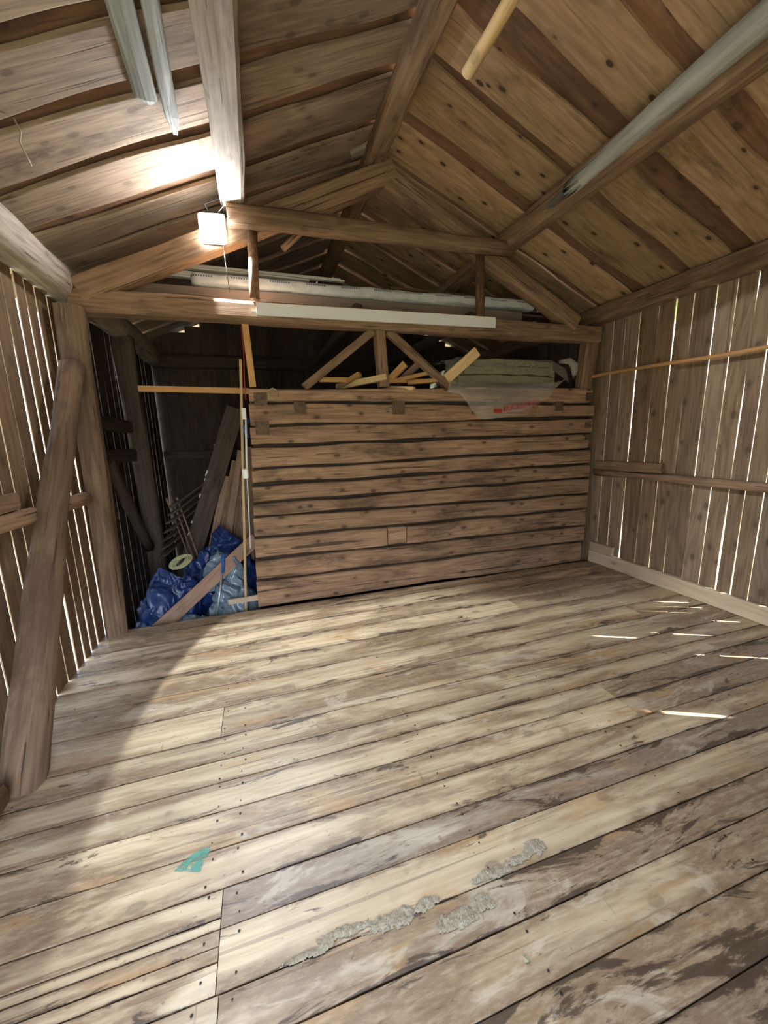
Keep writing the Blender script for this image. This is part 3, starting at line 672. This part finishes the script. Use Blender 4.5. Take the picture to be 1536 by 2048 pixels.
# ------------------------------------------------------------------ clutter in the alcove
def drape(name, fn, nu, nv, mat, parent=None): return film_sheet(name, fn, nu, nv, mat, parent)
def crumple(p, a, f, sd):
    out = V(p); am = a
    for k in range(4):
        q = p * f * (2.0 ** k)
        n = V((noise.noise(q + V((sd, 0, k))), noise.noise(q + V((0, sd, 5 + k))), noise.noise(q + V((3, 0, sd + k)))))
        fold = 1 - min(1, abs(noise.noise(V((q.x * .9 + q.z * .5, q.y * .5 - q.z * .3, q.z * .7)) + V((sd, k, sd)))) * 3.2)
        out += n * am * .8 + V((.15, -.5, .75)) * (fold - .5) * am * .75; am *= .48
    return out
def heap(cx, cy, z0, rx, ry, h, sd, a=.09, f=4.0, nu=60, nv=30, squash=1.0):
    def fn(u, v):
        th = u * 2 * math.pi; r = v
        hh = h * (1 - r ** 2.2) ** .8 if r < 1 else 0
        ww = 1 + .22 * noise.noise(V((math.cos(th) * 1.5, math.sin(th) * 1.5, sd)))
        p = V((cx + rx * r * ww * math.cos(th), cy + ry * r * ww * math.sin(th), z0 + hh * (1 + .3 * noise.noise(V((math.cos(th) * r * 2, math.sin(th) * r * 2, sd))))))
        return crumple(p, a, f, sd)
    return fn
t = drape('blue_tarpaulin', heap(-.50, 4.50, -.3, .50, .34, .86, 3, .10, 3.4), 150, 60, M['blue'])
tag(t, 'blue tarpaulin heaped high in the alcove behind the slanting plank', 'tarpaulin')
t = drape('blue_tarpaulin', heap(-.95, 4.16, -.3, .38, .30, .66, 8, .12, 3.6), 150, 60, M['blue'])
tag(t, 'crumpled blue tarpaulin lying low beside the corner post', 'tarpaulin')
t = drape('plastic_sheet', heap(-.36, 4.06, -.34, .30, .22, .66, 13, .08, 6), 80, 30, M['clear'])
tag(t, 'grey plastic sheeting bunched up behind the tall pale lath', 'plastic sheet')
t = drape('plastic_sheet', heap(-.72, 3.90, -.34, .38, .13, .27, 18, .06, 8), 80, 24, M['clear'])
tag(t, 'pale plastic sheeting lying at the floor edge under the plank', 'plastic sheet')
t = drape('plastic_sheet', heap(-.47, 4.22, .10, .22, .14, .36, 23, .05, 7), 60, 24, M['clear'])
tag(t, 'grey plastic lump resting on top of the high blue tarpaulin', 'plastic sheet')
t = beam('slanting_plank', (-1.13, 3.80, -.18), (-.10, 4.12, .60), .022, .13, M['plank2'], wob=.001, bright=.55, up=(-.6, 0, 1))
tag(t, 'brown plank slanting across the tarpaulins in the alcove', 'plank')
t = tag(empty('mop_handle'), 'metal tube with a blue grip standing in the alcove', 'handle')
tube('tube', [(-.55, 3.86, -.22), (-.43, 3.93, .36)], .009, M['metal'], t)
tube('grip', [(-.43, 3.93, .34), (-.405, 3.95, .52)], .015, M['bluepl'], t)
t = beam('wooden_lath', (-.40, 3.86, .06), (-.06, 3.78, .10), .02, .05, M['cream'], wob=.001, bright=-.15)
tag(t, 'short pale lath sticking out level from the log corner', 'lath')
def coil():
    t = tag(empty('rope_coil'), 'small oval coil of pale yellowish rope on the blue tarpaulin', 'rope')
    for k in range(4):
        r = 1 - k * .17
        tube('rope_turn', [(-.80 + .10 * r * math.cos(a * math.pi / 8), 4.02 + .03 * math.sin(a * math.pi / 8), .47 + .05 * r * math.sin(a * math.pi / 8) + .03 * math.cos(a * math.pi / 8)) for a in range(17)], .009, M['yellowrope'], t, 6)
coil()
t = tag(empty('wide_plank'), 'wide dark plank with pale crumbs on its edge, leaning back in the alcove', 'plank')
beam('board', (-1.06, 4.72, -.3), (-.215, 5.05, 1.97), .03, .20, M['dark'], t, up=(1, 0, 0), bright=.45, wob=.003)
for k, f in enumerate((.36, .42, .55, .63, .66, .80)):
    c = V((-1.06, 4.72, -.3)).lerp(V((-.215, 5.05, 1.97)), f) + V((-.092, -.0, .036))
    box('plaster_crumb', c, (rnd.uniform(.012, .026), .02, (.09, .03, .05, .03, .07, .02)[k]), M['whitewood'], t, .006, Matrix.Rotation(.38, 3, 'Y'))
lab = ['narrow slab', 'grey-edged slab', 'pale-topped slab', 'brown slab', 'bark-edged slab', 'short slab', 'long slab']
pos = [(-.70, 4.70, -.27, 5.0, 1.36, ''), (-.60, 4.66, -.20, 4.95, 1.48, ''), (-.50, 4.68, -.19, 4.95, 1.20, ''), (-.41, 4.64, -.11, 4.9, 1.52, ''), (-.32, 4.62, -.10, 4.86, 1.30, ''), (-.82, 4.68, -.38, 5.0, 1.18, ''), (-.23, 4.58, -.09, 4.8, 1.42, '')]
order = [5, 0, 1, 2, 3, 4, 6]; words = ['nearest the wide plank', 'second from the wide plank', 'third from the wide plank', 'fourth from the wide plank', 'fifth from the wide plank', 'second from the log corner', 'nearest the log corner']
for w_, k in zip(words, order):
    xa, ya, xb, yb, zt, _ = pos[k]
    t = beam('leaning_slab', (xa, ya, -.3), (xb, yb, zt), .03, .075, M['plank2'] if k % 2 else M['beam'], up=(1, 0, 0), bright=(-.1, .5, .2)[k % 3], wob=.004, wane=.01)
    tag(t, 'rough slab leaning upright in the alcove, ' + w_, 'slab', 'slabs leaning in the alcove')
# tilted pile of old boards by the left wall
for k in range(7):
    xa = -1.12 + k * .03; za = .35 + k * .095
    t = beam('old_board', (xa, 4.75, za), (xa + .48, 5.5, za + .33), .16, .02, M['dark'], bright=.5 if k > 3 else .2, up=(-.6, -.1, 1), wob=.002)
    tag(t, ('bottom', 'second lowest', 'third lowest', 'middle', 'third highest', 'second highest', 'top')[k] + ' board of the dark tilted pile in the alcove corner', 'board', 'tilted pile of old boards')
for k in range(3):
    t = beam('thin_stick', (-.82 + .05 * k, 4.7, .2), (-1.03 + .05 * k, 4.9, .98), .015, .03, M['beam'], up=(0, 1, 0))
    tag(t, ('left', 'middle', 'right')[k] + ' one of three thin sticks standing before the wide dark plank', 'stick', 'thin sticks in the alcove')
# ------------------------------------------------------------------ on the floor
def crust():
    spots = [(.02, .985, .09, .014), (.14, 1.005, .1, .018), (.30, .985, .11, .028), (.42, .99, .06, .02), (.52, .915, .09, .03), (.60, .93, .05, .028), (.70, 1.00, .10, .02), (.80, 1.01, .07, .018), (.90, 1.03, .055, .032)]
    vs = []; fs = []; d = .0035; nx = int(1.1 / d); ny = int(.2 / d); idx = {}
    def hgt(x, y):
        m = max((1 - ((x - cx) / rx) ** 2 - ((y - cy) / ry) ** 2) for cx, cy, rx, ry in spots)
        m = max(m, -1.5) * .5 + noise.noise(V((x * 38, y * 38, 2))) * .55 + noise.noise(V((x * 120, y * 120, 7))) * .25
        return m
    for i in range(nx):
        for j in range(ny):
            x = -.12 + i * d; y = .86 + j * d; m = hgt(x, y)
            if m > 0:
                idx[(i, j)] = len(vs); vs.append((x, y, .0005 + min(.006, m * .010) * (.75 + .5 * noise.noise(V((x * 260, y * 260, 5))))))
    for (i, j) in idx:
        q = [idx.get(c) for c in ((i, j), (i + 1, j), (i + 1, j + 1), (i, j + 1))]
        if None not in q: fs.append(tuple(q))
    o = mesh('mortar_crust', vs, fs, M['mortar']); tag(o, 'crumbly grey mortar crust dried on the floor planks', 'mortar', kind='stuff')
crust()
vs = [(-.44, 1.395, .0012), (-.385, 1.375, .0012), (-.345, 1.36, .0012), (-.325, 1.40, .0012), (-.318, 1.445, .0012), (-.35, 1.452, .0012), (-.40, 1.432, .0012)]
t = mesh('chalk_mark', vs, [tuple(range(7))], M['green']); tag(t, 'green triangular paint mark on the floor planks', 'paint mark')
t = mesh('dry_leaf', [(.648, .752, .002), (.66, .748, .006), (.667, .756, .004), (.66, .768, .003), (.65, .766, .005)], [(0, 1, 2, 3, 4)], M['yellowrope']); tag(t, 'tiny pale dry leaf on the darkest floor plank', 'leaf')
